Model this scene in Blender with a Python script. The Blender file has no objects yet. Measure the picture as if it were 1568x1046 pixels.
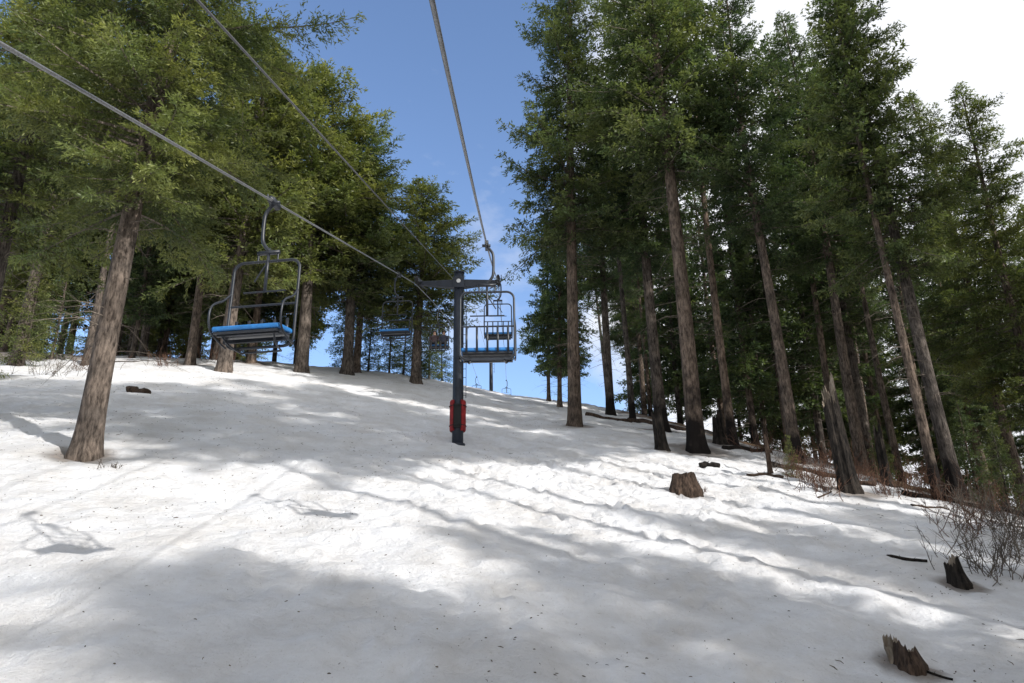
import bpy, bmesh, math, random
import numpy as np
from mathutils import Vector, Matrix, Euler
random.seed(7); rng=np.random.default_rng(7)
scn=bpy.context.scene
COL=scn.collection
# ------------------------------------------------------------------ helpers
def link(o,parent=None):
    COL.objects.link(o)
    if parent is not None: o.parent=parent
    return o
def empty(name,loc=(0,0,0)):
    e=bpy.data.objects.new(name,None); e.location=loc; e.empty_display_size=.3
    return link(e)
def newmat(name):
    m=bpy.data.materials.new(name); m.use_nodes=True
    nt=m.node_tree; nt.nodes.clear()
    return m,nt,nt.nodes,nt.links
class MB:
    def __init__(s): s.V=[];s.F=[];s.M=[];s.T=[];s.n=0
    def add(s,v,f,m=0,t=.5):
        v=np.asarray(v,float); f=np.asarray(f,int)
        s.V.append(v); s.F.append(f+s.n); s.n+=len(v)
        s.M.append(np.full(len(f),m,int)); s.T.append(np.broadcast_to(np.asarray(t,float),(len(f),)).copy())
    def mesh(s,name,mats,smooth_mats=(0,)):
        V=np.concatenate(s.V);F=np.concatenate(s.F);M=np.concatenate(s.M);T=np.concatenate(s.T)
        me=bpy.data.meshes.new(name); nf=len(F)
        me.vertices.add(len(V)); me.vertices.foreach_set('co',V.astype(np.float32).ravel())
        me.loops.add(nf*4); me.loops.foreach_set('vertex_index',F.astype(np.int32).ravel())
        me.polygons.add(nf); me.polygons.foreach_set('loop_start',np.arange(0,nf*4,4,dtype=np.int32))
        me.polygons.foreach_set('loop_total',np.full(nf,4,np.int32))
        for m in mats: me.materials.append(m)
        me.polygons.foreach_set('material_index',M.astype(np.int32))
        me.polygons.foreach_set('use_smooth',np.isin(M,smooth_mats))
        a=me.attributes.new('tint','FLOAT','FACE'); a.data.foreach_set('value',T.astype(np.float32))
        me.update(calc_edges=True); me.validate()
        return me
def tube_geo(P,R,sides=8):
    P=np.asarray(P,float); n=len(P); R=np.broadcast_to(np.asarray(R,float),(n,))
    T=np.gradient(P,axis=0); T/=np.linalg.norm(T,axis=1)[:,None]+1e-9
    ref=np.array([0,0,1.]) if abs(T[0,2])<.85 else np.array([1.,0,0])
    U=np.zeros_like(T); u=np.cross(T[0],ref); u/=np.linalg.norm(u)
    for i in range(n):
        u=u-T[i]*np.dot(u,T[i]); u/=np.linalg.norm(u)+1e-9; U[i]=u
    W=np.cross(T,U)
    a=np.linspace(0,2*np.pi,sides,endpoint=False)
    V=P[:,None]+R[:,None,None]*(np.cos(a)[None,:,None]*U[:,None]+np.sin(a)[None,:,None]*W[:,None])
    i=np.arange(n-1)[:,None]; j=np.arange(sides)[None]; j2=(j+1)%sides
    F=np.stack([i*sides+j,i*sides+j2,(i+1)*sides+j2,(i+1)*sides+j],-1).reshape(-1,4)
    return V.reshape(-1,3),F
def add_tube(mb,P,R,sides=8,m=0,t=.5,caps=False):
    V,F=tube_geo(P,R,sides)
    if caps:
        n=len(P); V=np.vstack([V,P[0],P[-1]]); k=n*sides
        F=np.vstack([F,[[k,(j+2)%sides,(j+1)%sides,j] for j in range(0,sides,2)],
                     [[k+1,(n-1)*sides+j,(n-1)*sides+(j+1)%sides,(n-1)*sides+(j+2)%sides] for j in range(0,sides,2)]])
    mb.add(V,F,m,t)
def add_box(mb,c,s,m=0,rot=None):
    v=np.array([[x,y,z] for x in(-.5,.5) for y in(-.5,.5) for z in(-.5,.5)])*np.array(s)
    if rot is not None: v=v@np.array(Euler(rot).to_matrix()).T
    v=v+np.array(c)
    f=[[0,1,3,2],[4,6,7,5],[0,4,5,1],[2,3,7,6],[0,2,6,4],[1,5,7,3]]
    mb.add(v,f,m)
def obj_from(mb,name,mats,parent=None,smooth=(0,),bevel=0):
    me=mb.mesh(name,mats,smooth); o=bpy.data.objects.new(name,me); link(o,parent)
    if bevel:
        b=o.modifiers.new('bevel','BEVEL'); b.width=bevel; b.segments=2; b.limit_method='ANGLE'
    return o
# ------------------------------------------------------------------ noise + terrain
LAT=rng.random((256,256))
def vnoise(x,y):
    xi=np.floor(x).astype(int); yi=np.floor(y).astype(int); fx=x-xi; fy=y-yi
    fx=fx*fx*(3-2*fx); fy=fy*fy*(3-2*fy)
    a=LAT[xi%256,yi%256]; b=LAT[(xi+1)%256,yi%256]; c=LAT[xi%256,(yi+1)%256]; d=LAT[(xi+1)%256,(yi+1)%256]
    return (a*(1-fx)+b*fx)*(1-fy)+(c*(1-fx)+d*fx)*fy
def fbm(x,y,sc,octv=4,g=.5):
    s=0;a=1;t=0
    for k in range(octv):
        s=s+a*vnoise(x/sc+17.3*k,y/sc+9.1*k); t+=a; a*=g; sc/=2.03
    return s/t-.5
def sp(x): return np.logaddexp(0,x)
def xedge(y): return np.interp(y,[-60,15,24,34,50,64,90],[20,19,17,14.3,11,6,4])
def ground(x,y,micro=True):
    x=np.asarray(x,float); y=np.asarray(y,float)
    xn=sp(-x/2)*2-1.2*np.exp(-np.abs(x)/3); xs=22*np.tanh(np.maximum(xn,0)/22)
    xp=sp(x/2)*2-1.2*np.exp(-np.abs(x)/3); xp=60*np.tanh(np.maximum(xp,0)/60)
    yc=68-18/(1+np.exp((x+14)/4))
    yl=-60+sp((y+60)/8)*8
    z=-4+.352*yl-.33*sp((y-yc)/4)*4
    z=z+.07*xs+.0036*xs*np.clip(y,-20,50)-.1*xp
    d=sp((x-xedge(y))/1.6)*1.6
    z=z-.42*45*(1-np.exp(-d/45))
    if micro:
        near=np.exp(-np.maximum(np.hypot(x,y-20)-45,0)/40)
        z=z+.28*fbm(x,y,7,3)*near
        n1=fbm(x,y*1.25,1.5,3); z=z+.27*n1*near
        z=z+.12*np.abs(fbm(x+50,y,.62,2))*near*2
    return z
def gz(x,y): return float(ground(np.array([x]),np.array([y]))[0])
NG=840
u=np.linspace(-4.2,4.2,NG)
gx=0+11*np.sinh(u); gy=16+12*np.sinh(u)
X,Y=np.meshgrid(gx,gy,indexing='ij'); Z=ground(X,Y)
# footprints and pits trodden in the old snow
g=np.random.default_rng(5)
def pit(px,py,r,dp):
    ia,ib=np.searchsorted(gx,[px-3*r,px+3*r]); ja,jb=np.searchsorted(gy,[py-3*r,py+3*r])
    q=((X[ia:ib,ja:jb]-px)**2+(Y[ia:ib,ja:jb]-py)**2)/r**2
    Z[ia:ib,ja:jb]-=dp*np.exp(-q**1.4)-dp*.35*np.exp(-(np.sqrt(q)-1.5)**2*4)
for k in range(380): pit(g.normal(2.2,3.0),g.normal(22,3.2),g.uniform(.12,.18),g.uniform(.08,.16))
for k in range(420): pit(g.uniform(-13,12),g.uniform(8,34),g.uniform(.11,.20),g.uniform(.04,.09))
for tr in range(3):
    x0=g.uniform(-6,8); 
    for k in range(34): pit(x0+k*.22+.12*(-1)**k,11+k*.62+g.normal()*.08,.13,.10)
i=np.arange(NG-1)[:,None]; j=np.arange(NG-1)[None]
F=np.stack([i*NG+j,(i+1)*NG+j,(i+1)*NG+j+1,i*NG+j+1],-1).reshape(-1,4)
mb=MB(); mb.add(np.stack([X,Y,Z],-1).reshape(-1,3),F,0)
m,nt,N,L=newmat('snow_and_forest_floor')
out=N.new('ShaderNodeOutputMaterial'); bs=N.new('ShaderNodeBsdfPrincipled'); L.new(bs.outputs[0],out.inputs[0])
tc=N.new('ShaderNodeTexCoord'); at=N.new('ShaderNodeAttribute'); at.attribute_name='bare'
def noise(scale,detail=4,rough=.55,vec=None):
    n=N.new('ShaderNodeTexNoise'); n.inputs['Scale'].default_value=scale; n.inputs['Detail'].default_value=detail; n.inputs['Roughness'].default_value=rough
    L.new(vec if vec is not None else tc.outputs['Object'],n.inputs['Vector']); return n
def ramp(src,p0,c0,p1,c1):
    r=N.new('ShaderNodeValToRGB'); r.color_ramp.elements[0].position=p0; r.color_ramp.elements[0].color=c0
    r.color_ramp.elements[1].position=p1; r.color_ramp.elements[1].color=c1; L.new(src,r.inputs[0]); return r
def mix(fac,a,b,bt='MIX'):
    x=N.new('ShaderNodeMix'); x.data_type='RGBA'; x.blend_type=bt
    if isinstance(fac,float): x.inputs['Factor'].default_value=fac
    else: L.new(fac,x.inputs['Factor'])
    for k,v in ((6,a),(7,b)):
        if isinstance(v,tuple): x.inputs[k].default_value=v
        else: L.new(v,x.inputs[k])
    return x.outputs[2]
n1=noise(.6,9,.68); dirt=ramp(n1.outputs[0],.36,(.73,.71,.695,1),.60,(.875,.875,.89,1))
n2=noise(7,6,.75); spk=ramp(n2.outputs[0],.61,(0,0,0,1),.77,(1,1,1,1))
n2b=noise(34,3,.5); spk2=ramp(n2b.outputs[0],.67,(0,0,0,1),.77,(1,1,1,1))
snow=mix(spk.outputs[0],dirt.outputs[0],(.55,.52,.48,1))
snow=mix(spk2.outputs[0],snow,(.42,.37,.32,1))
n3=noise(6,6,.7); floor_=ramp(n3.outputs[0],.3,(.05,.035,.022,1),.7,(.19,.125,.075,1))
colr=mix(at.outputs['Fac'],snow,floor_.outputs[0])
L.new(colr,bs.inputs['Base Color']); bs.inputs['Roughness'].default_value=.7
bs.inputs['Specular IOR Level'].default_value=.2
nb=noise(4.0,10,.72); bp=N.new('ShaderNodeBump'); bp.inputs['Strength'].default_value=.9; bp.inputs['Distance'].default_value=.17
L.new(nb.outputs[0],bp.inputs['Height']); L.new(bp.outputs[0],bs.inputs['Normal'])
ground_me=mb.mesh('snowy_ground',[m],(0,))
XE=xedge(Y)
bare=1/(1+np.exp(-(X-XE+2.3+7*fbm(X,Y,4,4))/.35))
lf=1/(1+np.exp(-((-X-24)+(Y-46)*.5+16*fbm(X+90,Y,5,4))/.8))*.8
bare=np.clip(np.maximum(bare,lf*(X<0)),0,1)
bare=np.where(np.hypot(X,Y)>90,np.maximum(bare,.7),bare)
pat=fbm(X,Y,3,4)>.12
bare=np.where((X>XE)&pat,bare*.15,bare)
# melted-out rings of needles around the nearest trunks
for px,py,r in ((-.585*18.3,18.3,.75),(.085*37,37,.9),(.25*31.5,31.5,1.5),(.205*39,39,1.3),(.30*35,35,1.2),(.383*31,31,1.3),(.203*30.7,30.7,.7),(.282*34,34,.8),(.227*21.6,21.6,.6),(.447*24.2,24.2,1.1),(.591*26.5,26.5,1.5),(.485*10.4,10.4,.4),(.569*14.6,14.6,.4),(-.46*42,42,1.2),(-.373*47,47,1.2)):
    dd=np.hypot(X-px,Y-py)/r+1.2*fbm(X,Y,.9,3); bare=np.maximum(bare,.75/(1+np.exp((dd-1)/.12)))
a=ground_me.attributes.new('bare','FLOAT','POINT'); a.data.foreach_set('value',bare.astype(np.float32).ravel())
go=bpy.data.objects.new('snowy_ground',ground_me); link(go)
# ------------------------------------------------------------------ materials
def bark_mat(name,c0,c1,sc=9,char=False):
    global N,L,tc
    m,nt,N,L=newmat(name); out=N.new('ShaderNodeOutputMaterial'); bs=N.new('ShaderNodeBsdfPrincipled'); L.new(bs.outputs[0],out.inputs[0])
    tc=N.new('ShaderNodeTexCoord'); mp=N.new('ShaderNodeMapping'); mp.inputs['Scale'].default_value=(1,1,.25); L.new(tc.outputs['Object'],mp.inputs[0])
    n=noise(sc,7,.68,mp.outputs[0]); r=ramp(n.outputs[0],.36,c0,.64,c1); n2=noise(1.3,4,.6)
    r2=ramp(n2.outputs[0],.35,(.62,.62,.62,1),.65,(1.25,1.2,1.15,1))
    c=mix(1.0,r.outputs[0],r2.outputs[0],'MULTIPLY')
    if char:   # fire-scarred butts: burnt bark reaching 1-4 m up, amount set per tree (object alpha)
        oi=N.new('ShaderNodeObjectInfo'); rr=ramp(oi.outputs['Random'],0.,(.82,.86,.92,1),1.,(1.2,1.08,1.0,1)); c=mix(1.0,c,rr.outputs[0],'MULTIPLY')
        sx=N.new('ShaderNodeSeparateXYZ'); L.new(tc.outputs['Object'],sx.inputs[0])
        n4=noise(.9,4,.6); a1=N.new('ShaderNodeMath'); a1.operation='MULTIPLY_ADD'; L.new(n4.outputs[0],a1.inputs[0]); a1.inputs[1].default_value=-9; L.new(sx.outputs[2],a1.inputs[2])
        mr=N.new('ShaderNodeMapRange'); mr.inputs['From Min'].default_value=-3.4; mr.inputs['From Max'].default_value=-1.2; mr.inputs['To Min'].default_value=1; mr.inputs['To Max'].default_value=0; L.new(a1.outputs[0],mr.inputs['Value'])
        s1=N.new('ShaderNodeMath'); s1.operation='SUBTRACT'; s1.inputs[0].default_value=1; L.new(oi.outputs['Alpha'],s1.inputs[1])
        mu=N.new('ShaderNodeMath'); mu.operation='MULTIPLY'; L.new(mr.outputs[0],mu.inputs[0]); L.new(s1.outputs[0],mu.inputs[1])
        c=mix(mu.outputs[0],c,(.016,.013,.012,1))
    L.new(c,bs.inputs['Base Color']); bs.inputs['Roughness'].default_value=.9; bs.inputs['Specular IOR Level'].default_value=.15
    b=N.new('ShaderNodeBump'); b.inputs['Strength'].default_value=1; b.inputs['Distance'].default_value=.08; L.new(n.outputs[0],b.inputs['Height']); L.new(b.outputs[0],bs.inputs['Normal'])
    return m
BARK=bark_mat('fir_bark',(.040,.033,.028,1),(.225,.190,.160,1),12,True)
CHAR=bark_mat('charred_wood',(.006,.006,.006,1),(.05,.042,.036,1),12)
TWIG=bark_mat('grey_twigs',(.10,.085,.07,1),(.24,.21,.18,1),14)
CUT=bark_mat('weathered_cut_wood',(.20,.16,.12,1),(.38,.33,.27,1),16)
STUMPB=bark_mat('stump_bark',(.022,.016,.013,1),(.12,.085,.065,1),14)
def foliage_mat():
    global N,L,tc
    m,nt,N,L=newmat('fir_foliage'); out=N.new('ShaderNodeOutputMaterial')
    tc=N.new('ShaderNodeTexCoord'); at=N.new('ShaderNodeAttribute'); at.attribute_name='tint'; oi=N.new('ShaderNodeObjectInfo')
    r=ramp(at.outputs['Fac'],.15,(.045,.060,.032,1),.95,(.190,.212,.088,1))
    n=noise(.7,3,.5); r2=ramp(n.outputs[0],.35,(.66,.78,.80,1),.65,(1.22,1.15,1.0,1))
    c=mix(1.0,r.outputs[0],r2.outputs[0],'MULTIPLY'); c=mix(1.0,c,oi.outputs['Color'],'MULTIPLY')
    d=N.new('ShaderNodeBsdfPrincipled'); d.inputs['Roughness'].default_value=.5; d.inputs['Specular IOR Level'].default_value=.45; L.new(c,d.inputs['Base Color'])
    t=N.new('ShaderNodeBsdfTranslucent'); c2=mix(1.0,c,(1.5,1.55,.9,1),'MULTIPLY'); L.new(c2,t.inputs['Color'])
    ms=N.new('ShaderNodeMixShader'); ms.inputs[0].default_value=.36; L.new(d.outputs[0],ms.inputs[1]); L.new(t.outputs[0],ms.inputs[2]); L.new(ms.outputs[0],out.inputs[0])
    return m
FOL=foliage_mat()
def plain(name,col,rough=.5,metal=0,spec=.5,var=.15,sc=12):
    global N,L,tc
    m,nt,N,L=newmat(name); out=N.new('ShaderNodeOutputMaterial'); bs=N.new('ShaderNodeBsdfPrincipled'); L.new(bs.outputs[0],out.inputs[0])
    tc=N.new('ShaderNodeTexCoord'); n=noise(sc,5,.6); lo=tuple(c*(1-var) for c in col)+(1,); hi=tuple(min(1,c*(1+var)) for c in col)+(1,)
    r=ramp(n.outputs[0],.35,lo,.65,hi); L.new(r.outputs[0],bs.inputs['Base Color']); bs.inputs['Roughness'].default_value=rough; bs.inputs['Metallic'].default_value=metal; bs.inputs['Specular IOR Level'].default_value=spec
    return m
STEEL=plain('dark_painted_steel',(.018,.022,.03),.42,0,.5,.3)
NAVY=plain('tower_navy_paint',(.017,.023,.036),.5,0,.4,.3,4)
BLUE=plain('blue_vinyl_pad',(.022,.17,.46),.45,0,.5,.2)
RED=plain('red_foam_pad',(.27,.02,.022),.7,0,.3,.35,5)
GALV=plain('steel_wire_rope',(.26,.26,.26),.45,.7,.5,.3,60)
DKROPE=plain('grey_cable',(.12,.12,.125),.5,.2,.4,.2,40)
WHITE=plain('white_sign_paint',(.75,.75,.75),.5)
RUB=plain('black_rubber',(.012,.012,.012),.8)
# ------------------------------------------------------------------ trees
def make_tree(seed,H,hbf,R,tr,spacing=.075,shape=.75,card=(.14,.26,.066),round_=False,dead=26,droop=.2,twd=.12,lumps=.3,fill=1.12,cs=.062):
    g=np.random.default_rng(seed); mb=MB(); hb=H*hbf
    n=30; zz=np.concatenate([[-.5,0,.15,.35,.7,1.2],np.linspace(2,H,n-6)])
    ph=g.random(4)*6.28; amp=.14 if H>10 else .03
    cx=amp*np.sin(zz/H*5+ph[0])*zz/H*2; cy=amp*np.sin(zz/H*4+ph[1])*zz/H*2
    rad=tr*((1-zz/H).clip(0)**.8*.93+.03)*(1+.35*np.exp(-zz.clip(0)/(.3+tr*.6)))
    P=np.stack([cx,cy,zz],1); V,Fq=tube_geo(P,rad,16)
    a=np.arctan2(V[:,1]-np.repeat(cy,16),V[:,0]-np.repeat(cx,16)); z=V[:,2]
    k=1+.05*np.sin(a*5+ph[2]+z*.3)*1+.16*np.exp(-z.clip(0)/.5)*np.sin(a*4+ph[3])
    V[:,0]=np.repeat(cx,16)+(V[:,0]-np.repeat(cx,16))*k; V[:,1]=np.repeat(cy,16)+(V[:,1]-np.repeat(cy,16))*k
    mb.add(V,Fq,0)
    cen=lambda h: np.array([np.interp(h,zz,cx),np.interp(h,zz,cy),h])
    nb=int((H-hb)/spacing); p=g.random(6)*6.28
    s=np.linspace(0,1,7)
    for b in range(nb):
        f=(b+g.random())/nb; h=hb+(H-hb)*f*.985
        az=b*2.4+g.normal()*.5
        pr=(1-f)**shape*(.45+.55*min(1,f/.22+.25)) if not round_ else (max(0,1-f**2.6))**.8*(.5+.5*min(1,f/.3+.2))
        lump=1+lumps*np.sin(2*az+h*.9+p[0])+lumps*.8*np.sin(az*3-h*1.7+p[1])+lumps*.6*np.sin(h*2.9+p[2])
        Lb=max(.22,R*pr*lump*g.uniform(.6,1.15))
        if g.random()<.10: Lb*=.4
        hd=np.array([math.cos(az),math.sin(az),0]); sd=np.array([-hd[1],hd[0],0])
        sl=-.18+.85*f+g.normal()*.13; cv=-droop*(1.1-.5*f)+g.normal()*.08
        w=g.normal()*.12
        P=cen(h)+hd*Lb*s[:,None]+sd*(w*Lb*s**2)[:,None]; P[:,2]+=Lb*(sl*s+cv*s**2+.18*s**4*(1-f))
        add_tube(mb,P,(.008+.011*Lb)*(1.05-s),3,2)
        k=int(Lb/twd*fill)+4
        st=.12+.88*g.random(k)**.75; 
        bp=np.stack([np.interp(st,s,P[:,c]) for c in range(3)],1)
        sg=np.where(g.random(k)<.5,-1,1); an=sg*g.uniform(.35,1.25,k)
        tl=(.22+.42*Lb*(1-st))*g.uniform(.5,1.15,k)
        d=hd*np.cos(an)[:,None]+sd*np.sin(an)[:,None]; d[:,2]+=sl*.5+cv*.8+g.normal(size=k)*.22-.12
        d/=np.linalg.norm(d,axis=1)[:,None]
        nc=np.maximum(2,(tl/cs*fill).astype(int)); idx=np.repeat(np.arange(k),nc); q=g.random(len(idx))
        pos=bp[idx]+d[idx]*(tl[idx]*q)[:,None]+g.normal(size=(len(idx),3))*np.array([.035,.035,.05])
        dd=d[idx]*.8+g.normal(size=(len(idx),3))*.42; dd/=np.linalg.norm(dd,axis=1)[:,None]
        sv=np.cross(dd,g.normal(size=dd.shape)*np.array([.5,.5,1])+np.array([0,0,.9])); sv/=np.linalg.norm(sv,axis=1)[:,None]+1e-6
        ln=g.uniform(card[0],card[1],len(idx))[:,None]; wd=(card[2]*g.uniform(.7,1.3,len(idx)))[:,None]
        Vc=np.stack([pos,pos+dd*ln*.45+sv*wd*.5,pos+dd*ln,pos+dd*ln*.45-sv*wd*.5],1).reshape(-1,3)
        Fc=np.arange(len(idx)*4).reshape(-1,4)
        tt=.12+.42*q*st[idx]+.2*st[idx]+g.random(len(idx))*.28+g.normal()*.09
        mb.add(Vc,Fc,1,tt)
    for b in range(dead):
        h=g.uniform(hb*.35,hb*1.15); az=g.random()*6.28; Lb=g.uniform(.4,1.0+R*.35)
        hd=np.array([math.cos(az),math.sin(az),0]); P=cen(h)+hd*Lb*s[:,None]; P[:,2]+=Lb*(.1*s-g.uniform(.2,.6)*s**2)
        P+=np.cumsum(g.normal(size=P.shape),0)*.02*Lb; P[0]=cen(h)
        add_tube(mb,P,.018*(1.1-s),3,2)
        for q in range(3):
            b0=P[2+q]; d=hd*.6+g.normal(size=3)*.4; add_tube(mb,np.array([b0,b0+d*.3*Lb]),[.007,.002],3,2)
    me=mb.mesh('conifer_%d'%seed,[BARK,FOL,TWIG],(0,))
    return me,H
PR={}
PR['near']=make_tree(21,27,.25,4.0,.30,.053,.55,card=(.09,.18,.036),droop=.28,dead=34,lumps=.28,twd=.095,fill=1.2,cs=.036)
PR['hero']=make_tree(11,27,.25,4.1,.30,.062,.55,droop=.28,dead=30,lumps=.28)
PR['tallA']=make_tree(12,33,.31,4.0,.35,.064,.6,dead=40,lumps=.33)
PR['tallB']=make_tree(13,33,.40,3.9,.34,.064,.55,dead=50,lumps=.35)
PR['round']=make_tree(14,19,.26,3.7,.30,.048,round_=True,dead=16,lumps=.20)
PR['dark']=make_tree(15,24,.14,3.1,.22,.075,.75,card=(.2,.36,.11),dead=20,lumps=.28,fill=1,cs=.08)
PR['young']=make_tree(16,7,.04,1.7,.09,.045,.9,card=(.10,.18,.045),dead=0,twd=.1,lumps=.15)
PR['thin']=make_tree(17,29,.48,2.6,.22,.085,.6,card=(.2,.34,.10),dead=60,lumps=.4,fill=1,cs=.08)
PR['high']=make_tree(18,38,.56,3.8,.24,.085,.5,card=(.24,.40,.13),dead=20,lumps=.4,fill=1,cs=.1)
def tree(kind,x,y,H=None,rot=None,lean=(0,0),tint=(1,1,1),parent=None,name=None,wide=1.,burn=None):
    me,H0=PR[kind]; s=(H or H0)/H0
    o=bpy.data.objects.new(name or ('young_fir_tree' if kind=='young' else 'conifer_tree'),me)
    o.location=(x,y,gz(x,y)-.05); o.scale=(s*wide,s*wide,s)
    if lean==(0,0): lean=(random.gauss(0,.013),random.gauss(0,.013))
    o.rotation_euler=(lean[0],lean[1],random.random()*6.28 if rot is None else rot)
    if burn is None: burn=(x>4 and random.random()<.8)*1.
    o.color=tint+(1-burn,); link(o,parent); return o
def T(kind,r,D,H=None,**k): return tree(kind,r*D,D,H,**k)
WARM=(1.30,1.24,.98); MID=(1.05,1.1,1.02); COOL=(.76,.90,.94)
# left side
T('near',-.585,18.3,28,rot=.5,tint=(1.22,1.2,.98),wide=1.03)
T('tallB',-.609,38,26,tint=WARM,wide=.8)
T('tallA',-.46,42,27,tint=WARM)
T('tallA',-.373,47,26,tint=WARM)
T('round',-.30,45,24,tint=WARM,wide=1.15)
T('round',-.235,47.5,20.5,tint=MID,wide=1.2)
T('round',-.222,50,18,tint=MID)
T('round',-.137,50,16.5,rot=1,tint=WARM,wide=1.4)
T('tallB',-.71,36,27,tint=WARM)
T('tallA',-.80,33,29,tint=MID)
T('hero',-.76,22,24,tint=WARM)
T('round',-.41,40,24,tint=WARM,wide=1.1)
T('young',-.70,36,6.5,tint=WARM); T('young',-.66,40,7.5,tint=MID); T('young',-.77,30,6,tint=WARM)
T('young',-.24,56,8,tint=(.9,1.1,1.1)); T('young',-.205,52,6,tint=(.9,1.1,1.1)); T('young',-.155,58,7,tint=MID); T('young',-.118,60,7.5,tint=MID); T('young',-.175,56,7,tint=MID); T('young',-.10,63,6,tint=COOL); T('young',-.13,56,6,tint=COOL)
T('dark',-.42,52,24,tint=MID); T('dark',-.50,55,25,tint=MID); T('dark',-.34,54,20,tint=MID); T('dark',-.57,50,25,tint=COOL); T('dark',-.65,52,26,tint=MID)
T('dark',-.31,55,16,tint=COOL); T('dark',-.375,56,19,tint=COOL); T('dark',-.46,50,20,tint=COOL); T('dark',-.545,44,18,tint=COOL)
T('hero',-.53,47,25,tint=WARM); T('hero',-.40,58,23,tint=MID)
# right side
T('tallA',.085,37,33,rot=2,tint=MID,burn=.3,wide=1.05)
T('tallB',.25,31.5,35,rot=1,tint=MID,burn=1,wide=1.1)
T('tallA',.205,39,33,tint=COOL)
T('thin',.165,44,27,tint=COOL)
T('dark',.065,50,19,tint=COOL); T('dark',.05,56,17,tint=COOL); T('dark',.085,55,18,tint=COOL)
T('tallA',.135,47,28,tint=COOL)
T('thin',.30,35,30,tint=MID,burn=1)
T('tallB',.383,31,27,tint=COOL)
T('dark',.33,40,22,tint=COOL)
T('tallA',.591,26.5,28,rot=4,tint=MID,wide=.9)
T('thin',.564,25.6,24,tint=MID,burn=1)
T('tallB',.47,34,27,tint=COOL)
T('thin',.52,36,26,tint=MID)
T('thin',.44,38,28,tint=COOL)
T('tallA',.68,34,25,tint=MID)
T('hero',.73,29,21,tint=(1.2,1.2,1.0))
T('young',.655,25,3.2,tint=MID); T('young',.50,28,2.6,tint=MID); T('young',.375,26.5,1.6,tint=WARM); T('young',.62,27,4,tint=COOL)
# forests (each a named group)
fr=empty('background_forest'); g=np.random.default_rng(3); pts=[]
def fits(x,y,dmin):
    for a,b in pts:
        if (a-x)**2+(b-y)**2<dmin**2: return False
    pts.append((x,y)); return True
cnt=0
while cnt<52:
    D=g.uniform(38,76); r=g.uniform(.10,.82); x=r*D
    if x<xedge(D)+1 and D<62: continue
    if r<.13 and D>60: continue
    if not fits(x,D,3.5): continue
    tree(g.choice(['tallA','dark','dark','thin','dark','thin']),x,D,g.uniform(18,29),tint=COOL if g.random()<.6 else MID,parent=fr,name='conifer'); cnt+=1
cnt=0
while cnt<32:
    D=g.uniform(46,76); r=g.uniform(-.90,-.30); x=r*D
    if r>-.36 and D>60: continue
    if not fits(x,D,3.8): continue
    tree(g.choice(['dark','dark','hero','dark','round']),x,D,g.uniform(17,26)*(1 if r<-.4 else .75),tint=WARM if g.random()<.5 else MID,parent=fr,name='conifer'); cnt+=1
# stands of trees beside and below the camera
sf=empty('downhill_forest')
for x,y,k in [(14,5,'thin'),(18,9.5,'dark'),(23,12,'dark'),(12.5,-1,'thin'),(18,0,'tallA'),(21,5,'tallB'),(26,8,'tallA'),(13,-9,'tallA'),(20,-8,'tallB'),(25,1,'dark'),
                (30,12,'tallA'),(30,4,'tallB'),(26,-5,'thin'),(10,2,'thin'),(9.5,-4,'dark'),(22,-2,'thin'),(12,-13,'dark'),(24,-12,'thin'),(7,-14,'tallA'),(28,-10,'tallB'),(17,-5,'thin'),(15,-3,'thin'),(17.5,-12,'thin')]:
    h=.905*(x-y+15.4)/1.39*random.uniform(.9,1.1)
    tree(k,x,y,min(h,35),tint=MID,parent=sf,name='conifer',wide=1.15)
for x,y,k,h in [(18.5,14.5,'high',34),(24,19,'high',36),(28,21,'high',33),(12,6,'high',38),(14.5,9.5,'high',36),(18,12,'high',38),(30,29,'tallB',25),(15,7,'high',37),(21,15,'high',37),
                (-15,6,'tallA',28),(-19,11,'tallB',28),(-22,0,'tallA',28),(-14,-5,'tallB',28),(-12,-14,'tallA',29)]:
    tree(k,x,y,h,tint=MID,parent=sf,name='conifer')
# ------------------------------------------------------------------ snags, stumps, logs
def stump(name,r,D,rad,h,mat,topmat=None,jag=.15,seed=0,lean=0,x=None):
    g=np.random.default_rng(seed); xx=r*D; mb=MB(); S=36; nr=14
    a=np.linspace(0,2*np.pi,S,endpoint=False); zz=np.linspace(-.3,h,nr)
    pr=1+.10*np.sin(a*3+g.random()*6)+.07*np.sin(a*7+g.random()*6)+g.normal(size=S)*.035
    tp=(np.sin(a+g.random()*6)*.5+np.sin(a*3+g.random()*6)*.3+g.random(S)*.7)*jag
    V=[]
    for k,z in enumerate(zz):
        f=max(0,z)/h; rr=rad*(1.0-.22*f+.30*math.exp(-max(0,z)/(rad*.7)))*(pr if k<nr-1 else pr*.97)*(1+g.normal(size=S)*.012)
        V.append(np.stack([np.cos(a)*rr+lean*max(0,z),np.sin(a)*rr,z+tp*max(0,f)**3],1))
    top=V[-1].copy(); c=np.array([lean*h,0,h-jag*.3])
    V.append(c+(top-c)*.82-np.array([0,0,.02])); V.append(c+(top-c)*.4-np.array([0,0,.05+jag*.4])); V.append(c+(top-c)*.02-np.array([0,0,.07+jag*.4]))
    n=len(V); V=np.concatenate(V); i=np.arange(n-1)[:,None]; j=np.arange(S)[None]; j2=(j+1)%S
    F=np.stack([i*S+j,i*S+j2,(i+1)*S+j2,(i+1)*S+j],-1).reshape(-1,4)
    mb.add(V[:],F[:(nr-1)*S],0)
    mb.F.append(F[(nr-1)*S:]); mb.M.append(np.full(len(F)-(nr-1)*S,1)); mb.T.append(np.full(len(F)-(nr-1)*S,.5))
    o=obj_from(mb,name,[mat,topmat or mat],smooth=()); o.location=(xx,D,gz(xx,D)); return o
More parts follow.
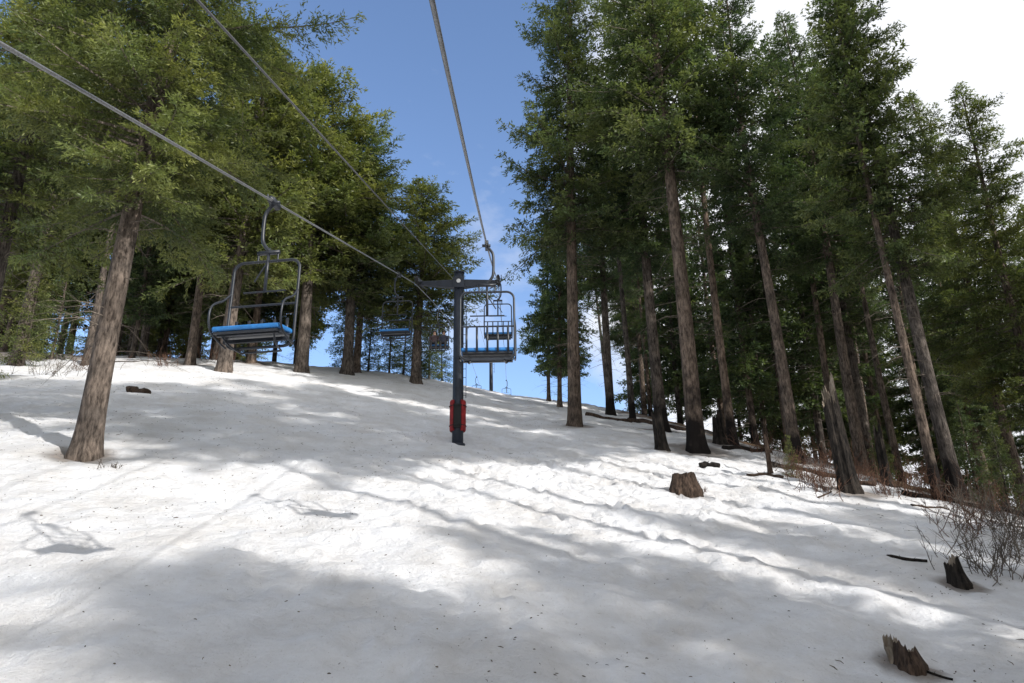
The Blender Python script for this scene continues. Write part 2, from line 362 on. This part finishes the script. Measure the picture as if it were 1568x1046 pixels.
stump('tree_stump',.227,21.6,.36,.50,STUMPB,CUT,.05,1)
stump('tree_stump',.485,10.4,.15,.20,STUMPB,CUT,.13,2,lean=-.12); stump('broken_wood_shard',.468,10.55,.07,.20,CUT,CUT,.14,22,lean=-.3)
stump('tree_stump',.569,14.6,.16,.38,CHAR,CUT,.14,3,lean=-.2)
stump('burnt_stump',.203,30.7,.26,1.6,CHAR,None,.35,5,lean=-.08)
stump('burnt_stump',.282,34,.30,1.3,CHAR,None,.3,6)
stump('burnt_snag',.447,24.2,.30,3.0,CHAR,CUT,.8,7,lean=-.05)
stump('burnt_snag',.345,27,.09,1.3,STUMPB,CHAR,.3,8)
stump('burnt_snag',.50,27.5,.18,1.9,CHAR,None,.5,9)
def log(name,x,y,L_,r,ang,mat,seed=0,lift=.4):
    g=np.random.default_rng(seed); s=np.linspace(-.5,.5,9); P=[]
    for q in s:
        px=x+math.cos(ang)*L_*q; py=y+math.sin(ang)*L_*q; P.append([px,py,gz(px,py)+r*lift])
    P=np.array(P); P+=g.normal(size=P.shape)*r*.12
    mb=MB(); add_tube(mb,P-np.array([x,y,0]),r*(1+g.normal(size=9)*.08)*np.linspace(1.1,.8,9),10,0,caps=True)
    for k in range(4):
        b=P[2+k]-np.array([x,y,0]); d=g.normal(size=3); d[2]=abs(d[2])*.5; d/=np.linalg.norm(d); add_tube(mb,np.array([b,b+d*min(r*2.6,.22)]),[r*.25,r*.05],5,0)
    o=obj_from(mb,name,[mat]); o.location=(x,y,0); return o
log('fallen_log',-.5276*29,29,.9,.17,.1,STUMPB,1); log('fallen_log',-.5276*29+.2,28.8,.6,.12,-.5,STUMPB,11)
log('fallen_branch',.507*16,16,.75,.035,-.25,CHAR,2,.8)
log('fallen_branch',.50*10.4,10.3,.55,.018,-.6,CHAR,12,.8)
log('fallen_log',11.3,27.5,4,.12,-.9,STUMPB,3); log('fallen_log',14.2,24,3.2,.10,-.5,CHAR,4); log('fallen_log',8.4,42,5,.18,-1.0,STUMPB,5)
log('fallen_log',16.5,20,4.5,.12,-1.2,TWIG,6); log('fallen_log',10.5,33,2.5,.12,.3,CHAR,7); log('fallen_log',7.2,27.2,.7,.12,.2,CHAR,8)
log('fallen_log',8.6,25.5,1.2,.07,-.5,STUMPB,9); log('fallen_log',5.8,44,3,.14,-.6,STUMPB,10); log('fallen_branch',12.4,22.5,1.6,.04,.4,STUMPB,13); log('fallen_branch',13.6,21,1.3,.03,-.9,TWIG,14); log('fallen_branch',9.6,23.2,.9,.03,.7,STUMPB,15)
def shrub(r,D,n,h,seed,name='bare_shrub',mat=None):
    g=np.random.default_rng(seed); x0=r*D; mb=MB()
    for k in range(n):
        o=g.normal(size=2)*h*.45; b=np.array([o[0],o[1],gz(x0+o[0],D+o[1])-gz(x0,D)-.05]); d=np.array([g.normal()*.45,g.normal()*.45,1.]); hh=h*g.uniform(.5,1.1)
        s=np.linspace(0,1,6)[:,None]; P=b+d*hh*s+np.cumsum(g.normal(size=(6,3))*.05*hh,0); P[0]=b
        add_tube(mb,P,np.linspace(.010,.004,6),4,0)
        for q in range(7):
            i0=g.integers(1,5); d2=d*.5+g.normal(size=3)*.5; Q=np.array([P[i0],P[i0]+d2*hh*.2,P[i0]+d2*hh*.34+g.normal(size=3)*.06*hh]); add_tube(mb,Q,[.006,.004,.002],3,0)
    o=obj_from(mb,name,[mat or TWIG]); o.location=(x0,D,gz(x0,D)); return o
REDT=bark_mat('reddish_twigs',(.09,.05,.035,1),(.24,.14,.10,1),14)
shrub(.615,15.5,40,1.0,1); shrub(.66,16.5,45,1.3,2); shrub(.68,19,40,1.2,3); shrub(.60,19,30,.8,4,mat=REDT)
shrub(.407,23.4,34,.7,5,mat=REDT); shrub(.42,26,30,.9,6,mat=REDT); shrub(.57,24,36,1.0,7,mat=REDT); shrub(.62,22.5,36,1.0,8); shrub(.24,22,14,.3,9,mat=REDT); shrub(.36,28.5,20,.6,10)
shrub(-.55,17.2,10,.3,11); shrub(-.5,40,30,.9,12,mat=REDT); shrub(.66,24,36,1.1,13,mat=REDT); shrub(.53,25,30,.9,14,mat=REDT); shrub(.47,26.5,30,.8,15,mat=REDT)
shrub(-.60,36,30,1.2,16,mat=REDT); shrub(-.66,33,30,1.2,17,mat=TWIG); shrub(-.42,45,24,1.3,18,mat=REDT); shrub(.39,25.5,40,1.0,19,mat=REDT); shrub(.64,20.5,40,1.1,20,mat=REDT); shrub(.50,24,24,.6,21,mat=REDT)
shrub(.45,29,40,1.3,22,mat=REDT); shrub(.54,28,40,1.4,23,mat=REDT); shrub(.40,32,40,1.3,24,mat=REDT); shrub(.33,33,30,1.0,25,mat=REDT)
# litter on the snow (one object)
mb=MB(); g=np.random.default_rng(21)
n=9500; D=8+45*g.random(n)**.8; x=g.uniform(-.85,.72,n)*D; dens=fbm(x,D,5,3)+.10*(x>4)
keep=(dens>.03)|(g.random(n)<.22); x=x[keep];D=D[keep]; z=ground(x,D)+.006
for k in range(len(x)):
    l=g.uniform(.006,.024)*(3 if g.random()<.03 else 1)*(1+.6*(D[k]>20)); an=g.random()*6.28; d=np.array([math.cos(an),math.sin(an),g.normal()*.2+.352*math.sin(an)])*l
    c=np.array([x[k],D[k],z[k]]); mid=c+np.array([g.normal(),g.normal(),.5])*l*.3; w=g.uniform(.003,.009)
    add_tube(mb,np.array([c-d,mid,c+d]),[w*.6,w,w*.5],4,0)
obj_from(mb,'fallen_twigs',[bark_mat('litter',(.06,.045,.03,1),(.20,.15,.10,1),20)])
# ------------------------------------------------------------------ ski lift
def zR(y): return np.where(y<27,2.13+.327*y+.002*y*y, np.where(y<62,12.42+.262*(y-27)+.0012*(y-27)*(y-62),21.6+.16*(y-62)))
def zL(y): return np.where(y<27,2.15+.379*y+.0*y, np.where(y<62,12.38+.263*(y-27)-.0014*(y-27)*(y-62),21.6+.16*(y-62)))
def xR(y): return -.4-.004*y
def xL(y): return -3.35-.018*np.minimum(y,27)-.001*y
ys=np.linspace(-45,120,166)
def rope(name,xf,zf,r,mat):
    P=np.stack([xf(ys)+0*ys,ys,zf(ys)],1); mb=MB(); add_tube(mb,P,r,8,0); return obj_from(mb,name,[mat])
rope('haul_rope',xR,zR,.017,GALV); rope('haul_rope',xL,zL,.017,GALV)
rope('communication_cable',lambda y:-3.5+0*y,lambda y:np.where(y<62,4.2+.362*y-.0*y,26.6+.2*(y-62)),.017,DKROPE)
def rrect(w,z0,z1,r,y=0,n=6):
    P=[]
    for cx,cz,a0 in ((w/2-r,z1-r,0),(-w/2+r,z1-r,90),(-w/2+r,z0+r,180),(w/2-r,z0+r,270)):
        for k in range(n+1):
            a=math.radians(a0+90*k/n); P.append([cx+r*math.cos(a),y,cz+r*math.sin(a)])
    P.append(P[0]); return np.array(P)
def smoothp(P,n=5):
    P=np.array(P,float); Q=[]
    for i in range(len(P)-1):
        p0=P[max(i-1,0)];p1=P[i];p2=P[i+1];p3=P[min(i+2,len(P)-1)]
        for k in range(n):
            t=k/n; Q.append(.5*((2*p1)+(-p0+p2)*t+(2*p0-5*p1+4*p2-p3)*t*t+(-p0+3*p1-3*p2+p3)*t**3))
    Q.append(P[-1]); return np.array(Q)
# chair part meshes: origin at the rope grip, front of the chair toward -Y
mb=MB(); add_tube(mb,smoothp([(0,0,-.02),(.07,0,-.10),(.12,0,-.22),(.12,0,-.55),(.09,0,-.68),(0,0,-.80)]),.027,10,0,caps=True)
add_tube(mb,[(0,0,-.76),(0,0,-1.45)],.024,8,0,caps=True); add_box(mb,(0,0,-.83),(.34,.05,.05)); add_tube(mb,[(.15,0,-.85),(.15,.0,-1.0)],.014,8,0); add_tube(mb,[(-.15,0,-.85),(-.15,.0,-1.0)],.014,8,0)
add_tube(mb,[(0,-.03,-1.02),(.16,-.03,-1.3)],.012,6,0)
me_hang=mb.mesh('hanger_arm',[STEEL])
mb=MB(); add_box(mb,(0,0,0),(.07,.30,.075)); add_box(mb,(0,.0,.05),(.05,.12,.05)); add_tube(mb,[(-.07,0,0),(.09,0,0)],.03,10,0,caps=True); add_tube(mb,[(-.02,-.17,-.02),(-.02,-.17,.05)],.012,6,0)
me_grip=mb.mesh('rope_grip',[STEEL])
W=1.0
mb=MB(); add_tube(mb,rrect(W,-2.30,-.97,.14),.021,10,0)
add_tube(mb,[(-W/2,0.0,-1.66),(W/2,0.0,-1.66)],.017,8,0); add_tube(mb,[(-.32,.0,-1.45),(.32,.0,-1.45)],.014,8,0)
for sx in(-1,1):
    add_tube(mb,smoothp([(sx*W/2,0,-1.45),(sx*(W/2+.02),-.16,-1.62),(sx*(W/2+.02),-.40,-1.78),(sx*(W/2+.02),-.47,-1.95),(sx*(W/2+.01),-.42,-2.16),(sx*W/2,-.2,-2.25),(sx*W/2,0,-2.28)],5),.015,8,0)
add_tube(mb,smoothp([(-W/2+.1,-.42,-2.17),(-W/2+.16,-.2,-2.31),(-W/2+.2,.08,-2.34)],4),.014,6,0); add_tube(mb,smoothp([(W/2-.1,-.42,-2.17),(W/2-.16,-.2,-2.31),(W/2-.2,.08,-2.34)],4),.014,6,0)
add_tube(mb,[(-W/2+.2,.08,-2.34),(W/2-.2,.08,-2.34)],.014,6,0)
me_frame=mb.mesh('tube_frame',[STEEL])
mb=MB()
for k in range(5): 
    x_=-.38+.19*k; add_box(mb,(x_,.012,-1.91),(.04,.02,.5))
me_slats=mb.mesh('backrest_slats',[STEEL])
mb=MB(); add_box(mb,(0,-.22,-2.125),(W-.03,.44,.07),rot=(math.radians(8),0,0)); me_seat=mb.mesh('seat_pad',[BLUE],())
mb=MB(); add_box(mb,(0,-.22,-2.185),(W-.08,.40,.03),rot=(math.radians(8),0,0)); add_box(mb,(0,-.1,-2.23),(W-.04,.04,.05)); add_box(mb,(0,-.34,-2.215),(W-.12,.04,.05)); me_tray=mb.mesh('seat_tray',[STEEL],())
def chair(y,side,swing=0,yaw=0):
    xf,zf=(xR,zR) if side>0 else (xL,zL); e=empty('ski_lift_chair',(float(xf(y)),y,float(zf(np.array(y)))-.02))
    uphill=side>0
    e.rotation_euler=(math.radians(swing),0,math.radians((180 if uphill else 0)+yaw))
    for nm,me in (('hanger_arm',me_hang),('rope_grip',me_grip),('tube_frame',me_frame),('backrest_slats',me_slats),('seat_pad',me_seat),('seat_tray',me_tray)):
        o=bpy.data.objects.new(nm,me); link(o,e)
        if nm=='hanger_arm': o.scale.x=-1
        if nm=='backrest_slats' and not uphill: o.scale=(1,1,.55); o.location.z=-.97
        if nm=='seat_pad': b=o.modifiers.new('b','BEVEL'); b.width=.025; b.segments=3
    return e
chair(9.7,-1,0,-8); chair(22.7,-1,0,-4); c3=chair(37,-1); chair(12.7,1); chair(25.2,1)
chair(80,1); chair(77,-1); chair(-8,1); chair(-6,-1)
def tower(x,y,h,pad=True):
    z0=gz(x,y); e=empty('ski_lift_tower',(x,y,z0))
    k0=1 if pad else .8
    mb=MB(); add_tube(mb,[(0,0,-.4),(0,0,.9),(0,0,h*.5),(0,0,h+.15)],np.array([.21,.21,.20,.19])*k0,20,0,caps=True); add_tube(mb,[(0,0,-.2),(0,0,.03)],[.28,.28],20,0,caps=True)
    add_tube(mb,[(0,0,h+.15),(0,0,h+.2)],[.22,.22],20,0,caps=True); obj_from(mb,'post',[NAVY],e)
    mb=MB()
    for sx in(-1,1):
        v=np.array([[sx*.0,-.13,-.20],[sx*.0,.13,-.20],[sx*.0,.13,.17],[sx*.0,-.13,.17],[sx*1.62,-.07,.0],[sx*1.62,.07,.0],[sx*1.62,.07,.13],[sx*1.62,-.07,.13]])
        v[:,2]+=h-.32
        mb.add(v,[[0,1,5,4],[1,2,6,5],[2,3,7,6],[3,0,4,7],[4,5,6,7],[0,3,2,1]],0)
    add_box(mb,(0,-.22,h-.32),(.44,.06,.46)); obj_from(mb,'cross_arm',[NAVY],e,(),.01)
    sl=.33
    for sx in(-1,1):
        mb=MB(); X0=sx*1.58; zc=h-.30
        for off in(-.06,.06): add_box(mb,(X0+off,0,zc+.12),(.02,1.9,.14),rot=(math.atan(sl),0,0))
        for q in(-.75,-.25,.25,.75):
            cy=q; cz=zc+.12+sl*q-.02
            add_tube(mb,[(X0-.045,cy,cz),(X0-.04,cy,cz),(X0+.04,cy,cz),(X0+.045,cy,cz)],[.13,.16,.16,.13],20,1,caps=True)
        add_box(mb,(X0+sx*.12,-.1,zc+.22),(.03,1.3,.03),rot=(math.atan(sl),0,0))
        add_tube(mb,smoothp([(X0,-.1,zc+.1),(X0-sx*.12,-.15,zc-.15),(X0-sx*.35,-.15,zc-.3)]),.025,8,0)
        obj_from(mb,'sheave_train',[STEEL,RUB],e,(1,))
    mb=MB(); 
    for k in range(int(h/.35)-4):
        zz=1.9+k*.35
        if zz<h-.6: add_tube(mb,[(.18,.02,zz),(.30,.02,zz)],.011,6,0)
    add_tube(mb,[(.30,.02,1.8),(.30,.02,h-.5)],.012,6,0); obj_from(mb,'ladder',[STEEL],e)
    if not pad: return e
    mb=MB()
    for sx in(-1,1):
        V=[]
        for zz in(.50,.55,1.62,1.67):
            k=.94 if zz in(.50,1.67) else 1
            for a in np.linspace(-58,58,9):
                aa=math.radians(a); rr=.305*k; V.append([sx*math.cos(aa)*rr,math.sin(aa)*rr,zz])
            for a in np.linspace(58,-58,9):
                aa=math.radians(a); rr=.22; V.append([sx*math.cos(aa)*rr,math.sin(aa)*rr,zz])
        F=[[i*18+j,i*18+(j+1)%18,(i+1)*18+(j+1)%18,(i+1)*18+j] for i in range(3) for j in range(18)]
        F+=[[o+j,o+j+1,o+16-j,o+17-j] for o in(0,54) for j in range(8)]
        mb.add(V,F,0)
    obj_from(mb,'crash_pad',[RED],e,())
    mb=MB(); 
    for zz in(.7,1.45): add_tube(mb,[(.318*math.cos(a),.318*math.sin(a),zz) for a in np.linspace(0,2*math.pi,25)],.014,6,0)
    add_box(mb,(0,-.24,1.05),(.28,.06,.9)); obj_from(mb,'pad_straps',[RUB],e,())
    mb=MB(); add_tube(mb,[(0,-.255,h-.28),(0,-.27,h-.28)],[.085,.085],16,0,caps=True); obj_from(mb,'number_plate',[WHITE],e,())
    return e
tx,ty=-2.08,27.0; tower(tx,ty,12.62-gz(tx,ty))
tx,ty=-1.95,64.0; tower(tx,ty,21.9-gz(tx,ty),False)
# ------------------------------------------------------------------ seated riders
SKIN=plain('skin',(.45,.27,.19),.5); JR=plain('maroon_jacket',(.045,.026,.028),.8); JB=plain('navy_jacket',(.03,.035,.06),.8); PANT=plain('black_ski_pants',(.015,.015,.018),.8); HELM=plain('helmet',(.03,.03,.03),.3)
def skin(verts,edges,rad,sub=1):
    me=bpy.data.meshes.new('s'); me.from_pydata(verts,edges,[]); o=bpy.data.objects.new('s',me); COL.objects.link(o)
    o.modifiers.new('k','SKIN'); sv=me.skin_vertices[0].data
    for k,r in enumerate(rad): sv[k].radius=(r,r) if not isinstance(r,tuple) else r
    sv[0].use_root=True; s=o.modifiers.new('u','SUBSURF'); s.levels=sub; s.render_levels=sub
    dg=bpy.context.evaluated_depsgraph_get(); r=bpy.data.meshes.new_from_object(o.evaluated_get(dg)); bpy.data.objects.remove(o); return r
def rider(chair_e,dx,jacket,name='seated_rider'):
    e=empty(name); e.parent=chair_e; e.location=(dx,-.02,-2.07)
    V=[(0,-.10,.10),(0,-.04,.32),(0,-.02,.50),(0,-.03,.60),(0,-.05,.68),(0,-.06,.80)]; R=[(.17,.14),(.15,.12),(.18,.12),(.06,.06),(.075,.09),(.07,.085)]; E=[(0,1),(1,2),(2,3),(3,4),(4,5)]
    for s in(-1,1):
        b=len(V); V+=[(s*.19,-.03,.50),(s*.24,-.10,.26),(s*.18,-.33,.18),(s*.15,-.40,.17)]; R+=[.075,.055,.042,.035]; E+=[(2,b),(b,b+1),(b+1,b+2),(b+2,b+3)]
        b=len(V); V+=[(s*.11,-.14,.09),(s*.13,-.52,.08),(s*.13,-.58,-.34),(s*.13,-.70,-.40)]; R+=[.095,.075,.055,.045]; E+=[(0,b),(b,b+1),(b+1,b+2),(b+2,b+3)]
    me=skin(V,E,R,1)
    for m_ in (jacket,PANT,SKIN): me.materials.append(m_)
    for p in me.polygons:
        c=p.center; p.use_smooth=True
        p.material_index=2 if c.z>.60 else (1 if (c.z<.14 and not (abs(c.x)>.1 and c.y<-.2 and c.z>.15)) else 0)
    o=bpy.data.objects.new('body',me); link(o,e)
    for s in(-1,1):
        HV=[(0,0,0),(0,-.06,0)];HE=[(0,1)];HR=[.03,.035]
        for k,(fx,l) in enumerate(((-.03,.06),(-.01,.075),(.01,.07),(.03,.055))):
            b=len(HV); HV+=[(fx,-.09,.0),(fx,-.09-l*.6,-.012),(fx,-.09-l*.8,-.04)]; HR+=[.011,.010,.009]; HE+=[(1,b),(b,b+1),(b+1,b+2)]
        b=len(HV); HV+=[(-s*.04,-.04,.0),(-s*.06,-.08,-.01)]; HR+=[.013,.011]; HE+=[(0,b),(b,b+1)]
        hm=skin(HV,HE,HR,1); hm.materials.append(PANT); ho=bpy.data.objects.new('gloved_hand',hm); link(ho,e); ho.location=(s*.15,-.40,.17); ho.rotation_euler=(.2,0,s*.3)
    bm=bmesh.new(); bmesh.ops.create_uvsphere(bm,u_segments=20,v_segments=14,radius=.115,matrix=Matrix.Translation((0,-.045,.79)))
    for v in list(bm.verts):
        if v.co.z<.77 and v.co.y<-.03: bm.verts.remove(v)
    hm=bpy.data.meshes.new('helmet'); bm.to_mesh(hm); bm.free(); hm.materials.append(HELM); [setattr(p,'use_smooth',True) for p in hm.polygons]; link(bpy.data.objects.new('helmet',hm),e)
    bm=bmesh.new(); bmesh.ops.create_cone(bm,cap_ends=True,segments=8,radius1=.016,radius2=.006,depth=.04,matrix=Matrix.Translation((0,-.145,.735))@Matrix.Rotation(1.4,4,'X'))
    for s in(-1,1): bmesh.ops.create_uvsphere(bm,u_segments=8,v_segments=6,radius=.012,matrix=Matrix.Translation((s*.03,-.135,.765)))
    fm=bpy.data.meshes.new('face'); bm.to_mesh(fm); bm.free(); fm.materials.append(SKIN); link(bpy.data.objects.new('nose_and_eyes',fm),e)
    return e
try:
    rider(c3,-.25,JR); rider(c3,.25,JB)
except Exception as ex: print('RIDER',ex)
# ------------------------------------------------------------------ light, sky, camera
el=math.radians(31); az=math.radians(127)
sd=Vector((math.sin(az)*math.cos(el),math.cos(az)*math.cos(el),math.sin(el)))
sl=bpy.data.lights.new('sun','SUN'); sl.energy=4.8; sl.angle=math.radians(1.0); sl.color=(1,.97,.925); so=bpy.data.objects.new('sun',sl); so.rotation_euler=sd.to_track_quat('Z','Y').to_euler(); so.location=(0,0,60); link(so)
w=bpy.data.worlds.new('World'); scn.world=w; w.use_nodes=True; nt=w.node_tree; N=nt.nodes; L=nt.links; N.clear()
out=N.new('ShaderNodeOutputWorld'); bg=N.new('ShaderNodeBackground'); L.new(bg.outputs[0],out.inputs[0]); bg.inputs[1].default_value=.15
sk=N.new('ShaderNodeTexSky'); sk.sky_type='NISHITA'; sk.sun_disc=False; sk.sun_elevation=el; sk.sun_rotation=az; sk.altitude=1200; sk.air_density=1.0; sk.dust_density=1.0; sk.ozone_density=1.3
tc=N.new('ShaderNodeTexCoord'); mp=N.new('ShaderNodeMapping'); mp.inputs['Scale'].default_value=(1,1,1.8); L.new(tc.outputs['Generated'],mp.inputs[0])
n=noise(2.6,9,.58,mp.outputs[0])
def cloud(direction,f0,f1,t0,t1):   # a bank of bright cloud around a compass direction
    dt=N.new('ShaderNodeVectorMath'); dt.operation='DOT_PRODUCT'; L.new(tc.outputs['Generated'],dt.inputs[0]); dt.inputs[1].default_value=Vector(direction).normalized()[:]
    mr=N.new('ShaderNodeMapRange'); mr.inputs['From Min'].default_value=f0; mr.inputs['From Max'].default_value=f1; mr.inputs['To Min'].default_value=t0; mr.inputs['To Max'].default_value=t1; L.new(dt.outputs['Value'],mr.inputs['Value']); return mr.outputs[0]
c1=cloud((.80,.55,.42),.68,.80,-.10,.52); c2=cloud((.25,-.8,.55),.15,.6,-.12,.42)  # second bank: unseen, added behind the camera for whiter fill light
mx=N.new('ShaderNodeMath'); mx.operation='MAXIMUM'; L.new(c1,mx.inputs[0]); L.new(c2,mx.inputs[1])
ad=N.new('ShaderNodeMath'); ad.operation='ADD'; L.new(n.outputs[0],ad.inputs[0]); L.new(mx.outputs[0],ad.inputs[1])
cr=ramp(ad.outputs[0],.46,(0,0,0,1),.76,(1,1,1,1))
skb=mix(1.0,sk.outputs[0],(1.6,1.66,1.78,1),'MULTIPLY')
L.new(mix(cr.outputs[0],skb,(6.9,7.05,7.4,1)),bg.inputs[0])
cam=bpy.data.cameras.new('camera'); co=bpy.data.objects.new('camera',cam); link(co); cam.lens=26; cam.sensor_width=36; cam.clip_end=3000; cam.clip_start=.05
co.matrix_world=Matrix.Rotation(math.radians(110),4,'X')@Matrix.Rotation(math.radians(-1.0),4,'Z')
scn.camera=co
scn.view_settings.view_transform='Standard'; scn.view_settings.look='None'; scn.view_settings.exposure=0
